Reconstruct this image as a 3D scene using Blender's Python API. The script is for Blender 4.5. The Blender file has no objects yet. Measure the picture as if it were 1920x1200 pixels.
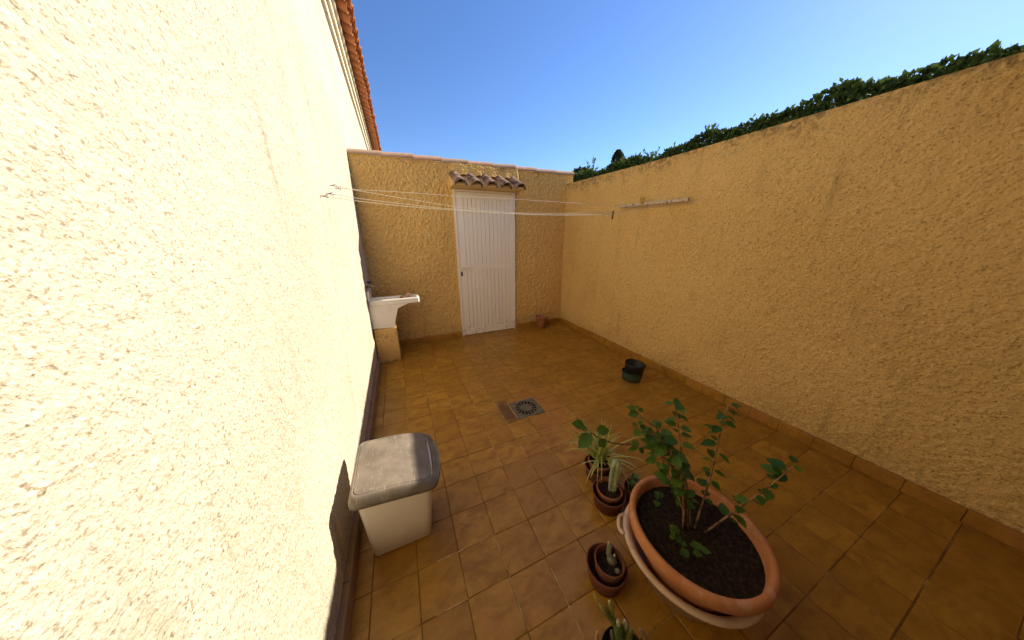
import bpy, bmesh, math, random
import numpy as np
from mathutils import Vector, Matrix

random.seed(7)
rng = np.random.default_rng(11)
scene = bpy.context.scene
COL = scene.collection

# ------------------------------------------------------------------ camera, sky, sun, exposure
cam_data = bpy.data.cameras.new("camera")
cam_data.sensor_fit = 'HORIZONTAL'
cam_data.sensor_width = 36.0
cam_data.lens = 9.0713
cam_data.clip_start = 0.01
cam_data.clip_end = 1000
cam = bpy.data.objects.new("camera", cam_data)
COL.objects.link(cam)
YAW, PITCH, ROLL = math.radians(23.236), math.radians(17.362), math.radians(-0.478)
fwd = Vector((math.sin(YAW) * math.cos(PITCH), math.cos(YAW) * math.cos(PITCH), -math.sin(PITCH)))
r0 = Vector((math.cos(YAW), -math.sin(YAW), 0))
u0 = r0.cross(fwd)
rt = math.cos(ROLL) * r0 + math.sin(ROLL) * u0
up = -math.sin(ROLL) * r0 + math.cos(ROLL) * u0
cam.matrix_world = Matrix(((rt.x, up.x, -fwd.x, -0.2991), (rt.y, up.y, -fwd.y, -1.5566),
                           (rt.z, up.z, -fwd.z, 1.5418), (0, 0, 0, 1)))
scene.camera = cam

SUN_DIR = Vector((1.0, 0.16, 0.673)).normalized()
ELEV = math.asin(SUN_DIR.z)
AZ = math.atan2(SUN_DIR.x, SUN_DIR.y)
world = bpy.data.worlds.new("World")
scene.world = world
world.use_nodes = True
wn = world.node_tree
sky = wn.nodes.new('ShaderNodeTexSky')
sky.sky_type = 'NISHITA'
sky.sun_disc = False
sky.sun_elevation = ELEV
sky.sun_rotation = AZ
sky.altitude = 50
sky.air_density = 1.0
sky.dust_density = 0.1
sky.ozone_density = 4.5
hsv = wn.nodes.new('ShaderNodeHueSaturation')
hsv.inputs['Saturation'].default_value = 1.12
hsv.inputs['Hue'].default_value = 0.508
wn.links.new(sky.outputs[0], hsv.inputs['Color'])
wn.links.new(hsv.outputs[0], wn.nodes['Background'].inputs[0])
wn.nodes['Background'].inputs[1].default_value = 0.104

sun_data = bpy.data.lights.new("sun", 'SUN')
sun_data.energy = 5.0
sun_data.angle = math.radians(0.55)
sun_data.color = (1.0, 0.90, 0.75)
sun = bpy.data.objects.new("sun", sun_data)
COL.objects.link(sun)
sun.rotation_euler = (-SUN_DIR).to_track_quat('-Z', 'Y').to_euler()
sun.location = (8, 3, 9)

scene.view_settings.view_transform = 'Standard'
scene.view_settings.look = 'None'
scene.view_settings.gamma = 1.0
scene.view_settings.use_curve_mapping = False
scene.view_settings.exposure = 0.95
scene.cycles.use_denoising = True
scene.cycles.max_bounces = 10
scene.cycles.diffuse_bounces = 6

# ------------------------------------------------------------------ materials
class Mat:
    def __init__(self, name, rough=0.8, spec=0.3):
        self.m = bpy.data.materials.new(name)
        self.m.use_nodes = True
        self.nt = self.m.node_tree
        self.b = self.nt.nodes['Principled BSDF']
        self.b.inputs['Roughness'].default_value = rough
        self.b.inputs['Specular IOR Level'].default_value = spec
        self.tc = self.nt.nodes.new('ShaderNodeTexCoord')
        self.co = self.tc.outputs['Object']
    def n(self, t, **kw):
        nd = self.nt.nodes.new(t)
        for k, v in kw.items():
            setattr(nd, k, v)
        return nd
    def l(self, a, b):
        self.nt.links.new(a, b)
    def scaled(self, s):
        mp = self.n('ShaderNodeMapping')
        mp.inputs['Scale'].default_value = s
        self.l(self.co, mp.inputs['Vector'])
        return mp.outputs[0]
    def noise(self, scale, detail=4, rough=0.55, co=None, dist=0.0):
        nd = self.n('ShaderNodeTexNoise')
        nd.inputs['Scale'].default_value = scale
        nd.inputs['Detail'].default_value = detail
        nd.inputs['Roughness'].default_value = rough
        nd.inputs['Distortion'].default_value = dist
        self.l(co or self.co, nd.inputs['Vector'])
        return nd.outputs['Fac']
    def voro(self, scale, co=None, feature='F1'):
        nd = self.n('ShaderNodeTexVoronoi', feature=feature)
        nd.inputs['Scale'].default_value = scale
        self.l(co or self.co, nd.inputs['Vector'])
        return nd.outputs['Distance']
    def ramp(self, fac, lo, hi, a=0.0, b=1.0):
        nd = self.n('ShaderNodeMapRange')
        nd.interpolation_type = 'SMOOTHSTEP'
        nd.inputs['From Min'].default_value = lo
        nd.inputs['From Max'].default_value = hi
        nd.inputs['To Min'].default_value = a
        nd.inputs['To Max'].default_value = b
        self.l(fac, nd.inputs['Value'])
        return nd.outputs[0]
    def math(self, op, a, b=None):
        nd = self.n('ShaderNodeMath', operation=op)
        for i, v in enumerate((a, b)):
            if v is None:
                continue
            if isinstance(v, (int, float)):
                nd.inputs[i].default_value = v
            else:
                self.l(v, nd.inputs[i])
        return nd.outputs[0]
    def mix(self, fac, a, b):
        nd = self.n('ShaderNodeMix', data_type='RGBA')
        if isinstance(fac, (int, float)):
            nd.inputs[0].default_value = fac
        else:
            self.l(fac, nd.inputs[0])
        for i, v in ((6, a), (7, b)):
            if isinstance(v, tuple):
                nd.inputs[i].default_value = (*v, 1)
            else:
                self.l(v, nd.inputs[i])
        return nd.outputs[2]
    def xyz(self):
        nd = self.n('ShaderNodeSeparateXYZ')
        self.l(self.co, nd.inputs[0])
        return nd.outputs
    def bump(self, h, dist, strength=1.0):
        nd = self.n('ShaderNodeBump')
        nd.inputs['Distance'].default_value = dist
        nd.inputs['Strength'].default_value = strength
        self.l(h, nd.inputs['Height'])
        self.l(nd.outputs[0], self.b.inputs['Normal'])
    def out(self, c):
        if isinstance(c, tuple):
            self.b.inputs['Base Color'].default_value = (*c, 1)
        else:
            self.l(c, self.b.inputs['Base Color'])
        return self.m

def stucco_mat(name, c, c2, pit_dark, zstain=None, grain=42, pamt=.6, bump=(95, .008), streak=.3, cracks=0.0):
    M = Mat(name, 0.92, 0.15)
    big = M.noise(1.3, 3)
    mid = M.noise(9, 4)
    fine = M.noise(grain, 3)
    lite = M.noise(grain * .8, 2, .5, M.scaled((1.1, .9, 1)))
    col = M.mix(M.ramp(big, .35, .7), c, c2)
    col = M.mix(M.ramp(mid, .5, .75, 0, .35), col, tuple(x * .8 for x in c2))
    col = M.mix(M.ramp(lite, .52, .7, 0, .55), col, tuple(min(.85, x * 1.3) for x in c))
    col = M.mix(M.ramp(fine, .56, .66, 0, pamt), col, pit_dark)
    z = M.xyz()[2]
    # rain runs down the face, splashed dirt above the skirting, faded patches
    run = M.math('MULTIPLY', M.ramp(M.noise(1, 5, .6, M.scaled((9, 9, .7))), .52, .72), M.ramp(M.noise(2.2, 3), .42, .62))
    col = M.mix(M.math('MULTIPLY', run, streak), col, tuple(x * .45 for x in c2))
    col = M.mix(M.math('MULTIPLY', M.ramp(M.noise(.8, 2, .4, M.scaled((1, 1, 1.4))), .52, .6), .14), col, tuple(min(.85, x * 1.25) for x in c))
    spl = M.math('MULTIPLY', M.ramp(M.math('SUBTRACT', z, M.math('MULTIPLY', M.noise(6, 5), .35)), -.12, .16, 1, 0), M.ramp(M.noise(40, 4), .4, .62))
    col = M.mix(M.math('MULTIPLY', spl, .4), col, (.20, .13, .06))
    if zstain:
        edge = M.math('ADD', z, M.math('MULTIPLY', M.noise(5, 5), .5))
        st = M.math('MULTIPLY', M.ramp(edge, zstain[0], zstain[1]), M.ramp(M.noise(28, 4), .38, .6))
        col = M.mix(M.math('MULTIPLY', st, .85), col, (.075, .055, .035))
    if cracks:
        warp = M.n('ShaderNodeVectorMath', operation='MULTIPLY_ADD')
        nz = M.n('ShaderNodeTexNoise'); nz.inputs['Scale'].default_value = 5; nz.inputs['Detail'].default_value = 6
        M.l(M.co, nz.inputs['Vector']); M.l(nz.outputs['Color'], warp.inputs[0]); warp.inputs[1].default_value = (.3, .3, .3); M.l(M.co, warp.inputs[2])
        cr = M.math('MULTIPLY', M.ramp(M.voro(1.1, warp.outputs[0], 'DISTANCE_TO_EDGE'), .0, .0035, 1, 0), M.ramp(M.noise(1.7, 2), .48, .56))
        col = M.mix(M.math('MULTIPLY', cr, cracks), col, (.10, .075, .045))
    h = M.math('ADD', M.noise(bump[0], 4), M.math('MULTIPLY', M.voro(bump[0] * .5), .7))
    M.bump(h, bump[1], 0.9)
    return M.out(col)

m_stucco_back = stucco_mat('yellow_stucco', (.69, .45, .155), (.63, .39, .128), (.34, .20, .07), (2.75, 3.0), 60, .5)
m_stucco_right = stucco_mat('ochre_stucco', (.69, .455, .165), (.64, .41, .14), (.20, .115, .045), (2.45, 2.72), 82, .6, (120, .006), .35)
m_stucco_house = stucco_mat('cream_stucco', (.57, .505, .385), (.51, .45, .335), (.20, .145, .085), None, 130, .75, (230, .0035), .5)

M = Mat('cream_plaster', .85, .2)
M.bump(M.noise(30, 4), .004)
m_cream = M.out(M.mix(M.ramp(M.noise(4), .4, .7), (.74, .66, .5), (.68, .58, .42)))

M = Mat('smooth_mortar', .9, .15)
M.bump(M.noise(45, 4), .004)
m_mortar = M.out(M.mix(M.ramp(M.noise(7, 5), .4, .7), (.66, .47, .22), (.55, .38, .18)))

def tile_mat(name):
    M = Mat(name, .36, .34)
    fl = M.n('ShaderNodeVectorMath', operation='SCALE')
    fl.inputs['Scale'].default_value = 5.0
    M.l(M.co, fl.inputs[0])
    f2 = M.n('ShaderNodeVectorMath', operation='FLOOR')
    M.l(fl.outputs[0], f2.inputs[0])
    sep = M.n('ShaderNodeSeparateXYZ')
    M.l(f2.outputs[0], sep.inputs[0])
    cb = M.n('ShaderNodeCombineXYZ')
    M.l(sep.outputs[0], cb.inputs[0]); M.l(sep.outputs[1], cb.inputs[1])
    wnz = M.n('ShaderNodeTexWhiteNoise', noise_dimensions='3D')
    M.l(cb.outputs[0], wnz.inputs['Vector'])
    # the mottling is a different cut of the pattern on every tile
    off = M.n('ShaderNodeVectorMath', operation='MULTIPLY_ADD')
    M.l(wnz.outputs['Color'], off.inputs[0])
    off.inputs[1].default_value = (9, 9, 9)
    M.l(M.co, off.inputs[2])
    st = M.n('ShaderNodeMapping')
    st.inputs['Scale'].default_value = (.8, 1.3, 1)
    M.l(off.outputs[0], st.inputs['Vector'])
    mot = M.noise(11, 5, .6, st.outputs[0], .4)
    cl = M.noise(30, 4, .6, st.outputs[0])
    sp = M.noise(170, 2, .5)
    col = M.mix(M.ramp(mot, .3, .72), (.43, .215, .024), (.25, .11, .010))
    col = M.mix(M.ramp(cl, .45, .75, 0, .45), col, (.47, .245, .03))
    col = M.mix(M.ramp(wnz.outputs['Value'], 0, 1, 0, .5), col, (.25, .11, .010))
    col = M.mix(M.ramp(sp, .64, .74, 0, .4), col, (.13, .06, .02))
    return M, col, mot

M, col, mot = tile_mat('brown_floor_tile')
# reddish replaced tiles and damp brown stain around the drain
xyz = M.xyz()
def dist2(M, xyz, cx, cy, ax, ay):
    a = M.math('DIVIDE', M.math('SUBTRACT', xyz[0], cx), ax)
    b = M.math('DIVIDE', M.math('SUBTRACT', xyz[1], cy), ay)
    return M.math('SQRT', M.math('ADD', M.math('MULTIPLY', a, a), M.math('MULTIPLY', b, b)))
d1 = M.math('ADD', dist2(M, xyz, .47, .36, .13, .26), M.math('MULTIPLY', M.noise(14, 4), .8))
col = M.mix(M.ramp(d1, .7, 1.4, .8, 0), col, (.085, .042, .02))
d2 = M.math('ADD', dist2(M, xyz, .8, .3, .26, .4), M.math('MULTIPLY', M.noise(9, 4), .5))
col = M.mix(M.ramp(d2, .8, 1.35, .35, 0), col, (.40, .15, .035))
d3 = M.noise(1.1, 4)
col = M.mix(M.ramp(d3, .5, .75, 0, .15), col, (.20, .095, .014))
M.bump(M.math('ADD', M.noise(14, 3), M.math('MULTIPLY', M.noise(90, 2), .12)), .0025, .8)
M.l(M.ramp(mot, .3, .7, .30, .46), M.b.inputs['Roughness'])
m_tile = M.out(col)

M, col, mot = tile_mat('skirting_tile')
col = M.mix(M.ramp(M.noise(3.0, 3), .4, .65, 0, .5), col, (.40, .17, .05))
m_skirt = M.out(col)
M, col, mot = tile_mat('dull_skirting_tile')
m_skirt_old = M.out(M.mix(.6, col, (.27, .20, .14)))
M.b.inputs['Roughness'].default_value = .8

M = Mat('dark_grout', .95, .1)
m_grout = M.out(M.mix(M.ramp(M.noise(7, 4), .5, .68), (.15, .075, .018), (.35, .21, .07)))
M = Mat('pale_grout', .95, .1)
m_grout_pale = M.out(M.mix(M.ramp(M.noise(22, 3), .35, .6), (.52, .36, .17), (.36, .22, .08)))

def terracotta(name, c, c2, bloom, amt, vary=None):
    M = Mat(name, .85, .2)
    col = M.mix(M.ramp(M.noise(9, 5), .35, .7), c, c2)
    col = M.mix(M.ramp(M.noise(16, 5, .65), .5, .72, 0, amt), col, bloom)
    if vary:
        oi = M.n('ShaderNodeObjectInfo')
        col = M.mix(M.ramp(oi.outputs['Random'], 0, 1, 0, .8), col, vary)
    M.bump(M.noise(60, 4), .002)
    return M.out(col)
m_terra = terracotta('terracotta', (.29, .10, .042), (.19, .065, .028), (.40, .26, .18), .35)
m_terra_dark = terracotta('dark_terracotta', (.16, .055, .028), (.10, .035, .018), (.28, .15, .1), .35)
m_terra_orange = terracotta('orange_terracotta', (.52, .21, .075), (.44, .165, .055), (.60, .40, .25), .5)
m_terra_pink = terracotta('faded_terracotta', (.40, .16, .085), (.28, .1, .05), (.48, .30, .20), .6)
m_roof = terracotta('roof_terracotta', (.46, .17, .065), (.33, .115, .045), (.5, .3, .18), .35)
m_cope = terracotta('weathered_terracotta', (.50, .27, .16), (.42, .23, .14), (.52, .43, .32), .75, (.36, .27, .19))
M = Mat('lichened_terracotta', .95, .1)
col = M.mix(M.ramp(M.noise(8, 4), .38, .68), (.33, .205, .145), (.235, .16, .115))
col = M.mix(M.ramp(M.noise(14, 6, .7), .47, .56, 0, .9), col, (.055, .042, .034))
col = M.mix(M.ramp(M.noise(45, 4), .55, .68, 0, .7), col, (.36, .30, .22))
M.bump(M.noise(70, 4), .004)
m_canopy = M.out(col)

M = Mat('white_paint', .45, .4)
col = M.mix(M.ramp(M.noise(3, 4), .4, .75, 0, .5), (.84, .78, .665), (.79, .72, .60))
z = M.xyz()[2]
dirt = M.math('MULTIPLY', M.ramp(z, .0, .30, 1, 0), M.ramp(M.noise(25, 5), .48, .7))
m_door = M.out(M.mix(M.math('MULTIPLY', dirt, .6), col, (.32, .24, .15)))
M = Mat('black_plastic_lock', .5, .4); m_black = M.out((.015, .015, .015))

M = Mat('white_ceramic', .16, .5)
m_ceramic = M.out(M.mix(M.ramp(M.noise(7, 5), .5, .75, 0, .5), (.78, .75, .69), (.62, .56, .46)))
M = Mat('painted_masonry', .85, .2)
z = M.xyz()[2]
col = M.mix(M.ramp(M.noise(5, 4), .4, .7), (.66, .43, .16), (.58, .36, .125))
spot = M.math('MULTIPLY', M.ramp(M.noise(38, 5, .7), .5, .62), M.ramp(M.math('ABSOLUTE', M.math('SUBTRACT', z, .35)), .03, .11, 1, 0))
col = M.mix(M.math('MULTIPLY', spot, .75), col, (.2, .11, .035))
base = M.math('MULTIPLY', M.ramp(z, .0, .05, 1, 0), M.ramp(M.noise(30, 4), .42, .6))
M.bump(M.noise(40, 4), .003)
m_pedestal = M.out(M.mix(M.math('MULTIPLY', base, .8), col, (.13, .07, .03)))
M = Mat('old_brass', .4, .5); M.b.inputs['Metallic'].default_value = .8
m_brass = M.out(M.mix(M.ramp(M.noise(60), .4, .6), (.42, .33, .2), (.22, .18, .13)))
M = Mat('soap_brown', .7, .3); m_soap = M.out(M.mix(M.ramp(M.noise(40, 4), .4, .65), (.17, .09, .04), (.10, .055, .028)))

M = Mat('grey_lid_plastic', .5, .4)
col = M.mix(M.ramp(M.noise(8, 5), .35, .7), (.13, .105, .078), (.21, .175, .13))
scr = M.noise(1, 6, .7, M.scaled((160, 14, 14)), 1.2)
col = M.mix(M.ramp(scr, .58, .68, 0, .55), col, (.46, .40, .31))
col = M.mix(M.ramp(M.noise(22, 5, .7), .55, .75, 0, .4), col, (.34, .29, .22))
M.bump(M.noise(50, 4), .0015)
m_lid = M.out(col)
M = Mat('white_bin_plastic', .45, .35)
col = M.mix(M.ramp(M.noise(4, 4), .4, .7), (.72, .65, .53), (.66, .58, .46))
m_bin = M.out(M.mix(M.ramp(M.noise(120, 3), .66, .76, 0, .2), col, (.42, .34, .24)))

M = Mat('cast_iron', .75, .25)
M.bump(M.noise(120, 4), .001)
m_iron = M.out(M.mix(M.ramp(M.noise(25, 5), .4, .7), (.11, .092, .065), (.17, .14, .095)))
M = Mat('drain_shade_black', .95, .05); m_drain_dark = M.out((.008, .007, .006))  # near-black colour stands in for the shade below the grate

M = Mat('green_plastic', .45, .4); m_green = M.out(M.mix(M.ramp(M.noise(20, 4), .4, .7), (.035, .07, .05), (.05, .085, .055)))
M = Mat('black_plastic', .5, .35); m_blackpot = M.out(M.mix(M.ramp(M.noise(20, 4), .4, .7), (.012, .013, .012), (.022, .022, .02)))
M = Mat('beige_plastic', .55, .35); m_beige = M.out(M.mix(M.ramp(M.noise(12, 5), .45, .7), (.60, .43, .28), (.48, .33, .2)))
M = Mat('potting_soil', 1.0, .05)
M.bump(M.noise(80, 5), .01)
col = M.mix(M.ramp(M.noise(60, 4), .4, .7), (.022, .014, .009), (.05, .033, .02))
m_soil = M.out(M.mix(M.ramp(M.voro(70), .06, .12, .6, 0), col, (.14, .11, .08)))

M = Mat('white_cord', .6, .3); m_cord = M.out((.74, .68, .52))
M = Mat('whitish_bar', .55, .35)
m_bar = M.out(M.mix(M.ramp(M.noise(30, 5), .5, .68), (.56, .46, .33), (.26, .17, .1)))
M = Mat('brown_peg_plastic', .5, .3); m_peg = M.out((.13, .045, .02))
M = Mat('yellow_peg_plastic', .5, .3); m_pegy = M.out((.50, .34, .025))
M = Mat('peg_spring_steel', .3, .5); M.b.inputs['Metallic'].default_value = 1.0; m_steel = M.out((.5, .48, .44))

def leaf_mat(name, c, c2, rough=.5, trans=.25):
    M = Mat(name, rough, .22)
    gi = M.n('ShaderNodeNewGeometry')
    col = M.mix(gi.outputs['Random Per Island'], c, c2)
    col = M.mix(M.ramp(M.noise(60, 3), .45, .7, 0, .3), col, tuple(x * .6 for x in c))
    tr = M.n('ShaderNodeBsdfTranslucent'); M.l(col, tr.inputs[0])
    mx = M.n('ShaderNodeMixShader'); mx.inputs[0].default_value = trans
    M.l(M.b.outputs[0], mx.inputs[1]); M.l(tr.outputs[0], mx.inputs[2])
    outn = [n for n in M.nt.nodes if n.type == 'OUTPUT_MATERIAL'][0]
    M.l(mx.outputs[0], outn.inputs[0])
    return M.out(col)
m_leaf = leaf_mat('hibiscus_leaf', (.03, .085, .006), (.11, .19, .02), .5, .25)
m_hedge = leaf_mat('hedge_leaf', (.03, .058, .014), (.085, .135, .03), .85)
m_hedge_tip = leaf_mat('hedge_tip', (.09, .14, .03), (.15, .20, .05), .85)
m_cypress = leaf_mat('cypress_leaf', (.022, .035, .016), (.045, .06, .024))
m_pine = leaf_mat('pine_leaf', (.03, .035, .02), (.05, .055, .028))
M = Mat('hedge_core', 1, .05); m_core = M.out(M.mix(M.ramp(M.noise(20), .4, .6), (.012, .02, .007), (.02, .032, .01)))
m_succ = leaf_mat('succulent_leaf', (.10, .17, .06), (.2, .22, .1), .45, .1)

def blade_mat():
    M = Mat('variegated_blade', .5, .35)
    uv = M.n('ShaderNodeUVMap')
    sp = M.n('ShaderNodeSeparateXYZ'); M.l(uv.outputs[0], sp.inputs[0])
    edge = M.math('ABSOLUTE', M.math('SUBTRACT', sp.outputs[0], .5))
    gi = M.n('ShaderNodeNewGeometry')
    c1 = M.mix(gi.outputs['Random Per Island'], (.58, .53, .17), (.42, .44, .10))
    c2 = M.mix(gi.outputs['Random Per Island'], (.14, .22, .03), (.28, .31, .06))
    col = M.mix(M.ramp(edge, .2, .32), c2, c1)
    return M.out(M.mix(M.ramp(sp.outputs[1], .75, 1, 0, .6), col, (.45, .32, .14)))
m_blade = blade_mat()

def cactus_mat(name, c, c2, tip=None):
    M = Mat(name, .6, .3)
    col = M.mix(M.ramp(M.noise(30, 5), .4, .7), c, c2)
    if tip:
        col = M.mix(M.ramp(M.xyz()[2], tip[0], tip[1]), col, tip[2])
    M.bump(M.noise(90, 3), .002)
    return M.out(col)
m_cact = cactus_mat('grey_green_cactus', (.22, .27, .12), (.36, .37, .21))
m_cact_g = cactus_mat('green_cactus', (.07, .12, .028), (.14, .2, .05))
m_cact_y = cactus_mat('yellow_green_cactus', (.14, .17, .035), (.25, .27, .06), (.33, .42, (.5, .45, .13)))
m_cact_p = cactus_mat('pale_bud', (.48, .44, .22), (.55, .47, .28))
m_cact_o = cactus_mat('tan_stem', (.48, .3, .14), (.42, .27, .17))
m_cact_d = cactus_mat('dusty_cactus', (.12, .12, .06), (.2, .17, .1))
M = Mat('pale_spine', .7, .2); m_spine = M.out((.62, .55, .38))
M = Mat('woody_stem', .85, .15); m_stem = M.out(M.mix(M.ramp(M.noise(30, 4), .4, .65), (.13, .065, .03), (.30, .2, .09)))
M = Mat('tree_bark', .95, .1); m_bark = M.out((.06, .045, .03))
M = Mat('dry_ground', 1, .05)
m_ground = M.out(M.mix(M.ramp(M.noise(.6, 6), .4, .65), (.22, .17, .1), (.12, .11, .05)))

# ------------------------------------------------------------------ helpers
def root(name, loc, label, cat, group=None):
    o = bpy.data.objects.new(name, None)
    o.empty_display_size = .1
    COL.objects.link(o)
    o.location = loc
    o['label'] = label; o['category'] = cat
    if group: o['group'] = group
    if cat == 'wall': o['kind'] = 'thing'
    return o

def tag(o, label, cat, group=None):
    o['label'] = label; o['category'] = cat
    if group: o['group'] = group
    return o

def origin(o):
    p = Vector((0, 0, 0))
    while o is not None:
        p += o.location
        o = o.parent
    return p

def obj(name, bm, mat, parent=None, smooth=False, loc=None):
    """link a bmesh (world coordinates) as one mesh object"""
    me = bpy.data.meshes.new(name)
    o = bpy.data.objects.new(name, me)
    COL.objects.link(o)
    base = origin(parent) if parent is not None else Vector((0, 0, 0))
    if parent is not None:
        o.parent = parent
    if loc is not None:
        o.location = Vector(loc) - base
        base = Vector(loc)
    bmesh.ops.translate(bm, verts=bm.verts, vec=-base)
    if smooth:
        for f in bm.faces: f.smooth = True
    bm.to_mesh(me); bm.free()
    for m in (mat if isinstance(mat, (list, tuple)) else [mat]):
        me.materials.append(m)
    return o

def box(bm, a, b, mi=0, bev=0.0):
    x0, y0, z0 = a; x1, y1, z1 = b
    vs = [bm.verts.new(p) for p in ((x0,y0,z0),(x1,y0,z0),(x1,y1,z0),(x0,y1,z0),(x0,y0,z1),(x1,y0,z1),(x1,y1,z1),(x0,y1,z1))]
    fs = [bm.faces.new([vs[i] for i in q]) for q in ((3,2,1,0),(4,5,6,7),(0,1,5,4),(1,2,6,5),(2,3,7,6),(3,0,4,7))]
    for f in fs: f.material_index = mi
    if bev > 0:
        es = list({e for f in fs for e in f.edges})
        bmesh.ops.bevel(bm, geom=es, offset=bev, segments=2, affect='EDGES', profile=.7)

def loft(bm, loops, cap0=True, cap1=True, closed=True):
    rows = [[bm.verts.new(p) for p in lp] for lp in loops]
    n = len(rows[0])
    for a, b in zip(rows, rows[1:]):
        for i in range(n if closed else n - 1):
            j = (i + 1) % n
            bm.faces.new((a[i], a[j], b[j], b[i]))
    if cap0: bm.faces.new(rows[0][::-1])
    if cap1: bm.faces.new(rows[-1])
    return rows

def lathe(bm, c, prof, n=40, jitter=0.0):
    """prof: list of (radius, z); open ends at radius 0 are closed with a fan"""
    rows = []
    for r, z in prof:
        if r <= 1e-6:
            rows.append([bm.verts.new((c[0], c[1], c[2] + z))])
        else:
            rows.append([bm.verts.new((c[0] + r * math.cos(2*math.pi*i/n), c[1] + r * math.sin(2*math.pi*i/n), c[2] + z)) for i in range(n)])
    for a, b in zip(rows, rows[1:]):
        for i in range(n):
            j = (i + 1) % n
            if len(a) == 1 and len(b) == 1: continue
            if len(a) == 1: bm.faces.new((a[0], b[j], b[i]))
            elif len(b) == 1: bm.faces.new((a[i], a[j], b[0]))
            else: bm.faces.new((a[i], a[j], b[j], b[i]))

def frames(pts):
    pts = [Vector(p) for p in pts]
    out = []
    t0 = (pts[1] - pts[0]).normalized()
    ref = Vector((0, 0, 1)) if abs(t0.z) < .9 else Vector((1, 0, 0))
    u = ref.cross(t0).normalized()
    for i, p in enumerate(pts):
        a = pts[max(0, i-1)]; b = pts[min(len(pts)-1, i+1)]
        t = (b - a).normalized()
        u = (u - t * u.dot(t)).normalized()
        out.append((p, t, u, t.cross(u)))
    return out

def smooth_path(pts, k=4):
    """Catmull-Rom through the points"""
    P = [Vector(p) for p in pts]
    P = [P[0] * 2 - P[1]] + P + [P[-1] * 2 - P[-2]]
    out = []
    for i in range(1, len(P) - 2):
        for s in range(k):
            t = s / k
            a, b, c, d = P[i-1], P[i], P[i+1], P[i+2]
            out.append(.5 * ((2*b) + (c - a)*t + (2*a - 5*b + 4*c - d)*t*t + (-a + 3*b - 3*c + d)*t**3))
    out.append(P[-2])
    return out

def tube(bm, pts, rad, n=8, shape=None, round_end=False):
    fr = frames(pts)
    m = len(fr)
    loops = []
    for i, (p, t, u, v) in enumerate(fr):
        r = rad(i / (m - 1)) if callable(rad) else rad
        lp = []
        for k in range(n):
            a = 2*math.pi*k/n
            rr = r * (shape(a) if shape else 1)
            lp.append(p + u * (rr*math.cos(a)) + v * (rr*math.sin(a)))
        loops.append(lp)
    loft(bm, loops)

def value_noise(U, V, cell, seed, aspect=1.0):
    r = np.random.default_rng(seed)
    u = U / cell; v = V / (cell * aspect)
    u = u - u.min(); v = v - v.min()
    L = r.random((int(u.max()) + 3, int(v.max()) + 3))
    i = np.floor(u).astype(int); j = np.floor(v).astype(int)
    fu = u - i; fv = v - j
    fu = fu*fu*(3-2*fu); fv = fv*fv*(3-2*fv)
    return (L[i, j]*(1-fu)*(1-fv) + L[i+1, j]*fu*(1-fv) + L[i, j+1]*(1-fu)*fv + L[i+1, j+1]*fu*fv)

def stucco_wall(name, mat, parent, o, ud, nd, ulen, height, step, thick, amp, seed, top=None, holes=(), cell=.034, us=None):
    """a rough-cast wall: one mesh with real relief on its face. o = lower corner, ud = run, nd = outward normal"""
    nu = int(ulen / step) + 1; nv = int(height / step) + 1
    us = np.linspace(0, ulen, nu) if us is None else us
    nu = len(us); vs = np.linspace(0, 1, nv)
    U, V = np.meshgrid(us, vs, indexing='ij')
    T = np.array([top(x) if top else height for x in us])[:, None]
    Z = V * T
    h = (value_noise(U, Z, cell, seed, 1.25) ** 1.4) * .6 + value_noise(U, Z, cell*.5, seed+1, 1.2) * .35 + value_noise(U, Z, .6, seed+2) * .25
    d = amp * (h - .35)
    for (a, b, z0, z1, dep) in holes:
        inside = (U > a) & (U < b) & (Z > z0) & (Z < z1)
        d = np.where(inside, dep, d)
    o = np.array(o, float); ud = np.array(ud, float); nd = np.array(nd, float)
    P = o + U[..., None]*ud + Z[..., None]*np.array([0, 0, 1.]) + d[..., None]*nd
    verts = P.reshape(-1, 3).tolist()
    faces = []
    flip = np.dot(np.cross(ud, [0, 0, 1]), nd) < 0
    for i in range(nu-1):
        for j in range(nv-1):
            q = (i*nv+j, (i+1)*nv+j, (i+1)*nv+j+1, i*nv+j+1)
            faces.append(q[::-1] if flip else q)
    loop = [i*nv for i in range(nu)] + [(nu-1)*nv + j for j in range(1, nv)] + [i*nv + nv-1 for i in range(nu-2, -1, -1)] + [j for j in range(nv-2, 0, -1)]
    nb = len(verts)
    for k in loop:
        i, j = divmod(k, nv)
        p = o + us[i]*ud + np.array([0, 0, Z[i, j]]) - nd*thick
        verts.append(p.tolist())
    m = len(loop)
    for a in range(m):
        b = (a+1) % m
        q = (loop[a], nb+a, nb+b, loop[b])
        faces.append(q[::-1] if flip else q)
    faces.append(tuple(range(nb, nb+m)) if flip else tuple(range(nb+m-1, nb-1, -1)))
    base = np.array(origin(parent)) if parent is not None else np.zeros(3)
    me = bpy.data.meshes.new(name)
    me.from_pydata((np.array(verts) - base).tolist(), [], faces)
    me.materials.append(mat)
    ob = bpy.data.objects.new(name, me)
    COL.objects.link(ob)
    if parent is not None: ob.parent = parent
    return ob

XL, XR, YB = -0.7024, 2.4623, 2.505

# ------------------------------------------------------------------ ground and floor
bm = bmesh.new()
N = 40
g = [[bm.verts.new((-150 + 300*i/N, -150 + 300*j/N, -.06)) for j in range(N+1)] for i in range(N+1)]
for i in range(N):
    for j in range(N):
        bm.faces.new((g[i][j], g[i+1][j], g[i+1][j+1], g[i][j+1]))
o = obj('ground', bm, m_ground); o['kind'] = 'structure'

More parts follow.
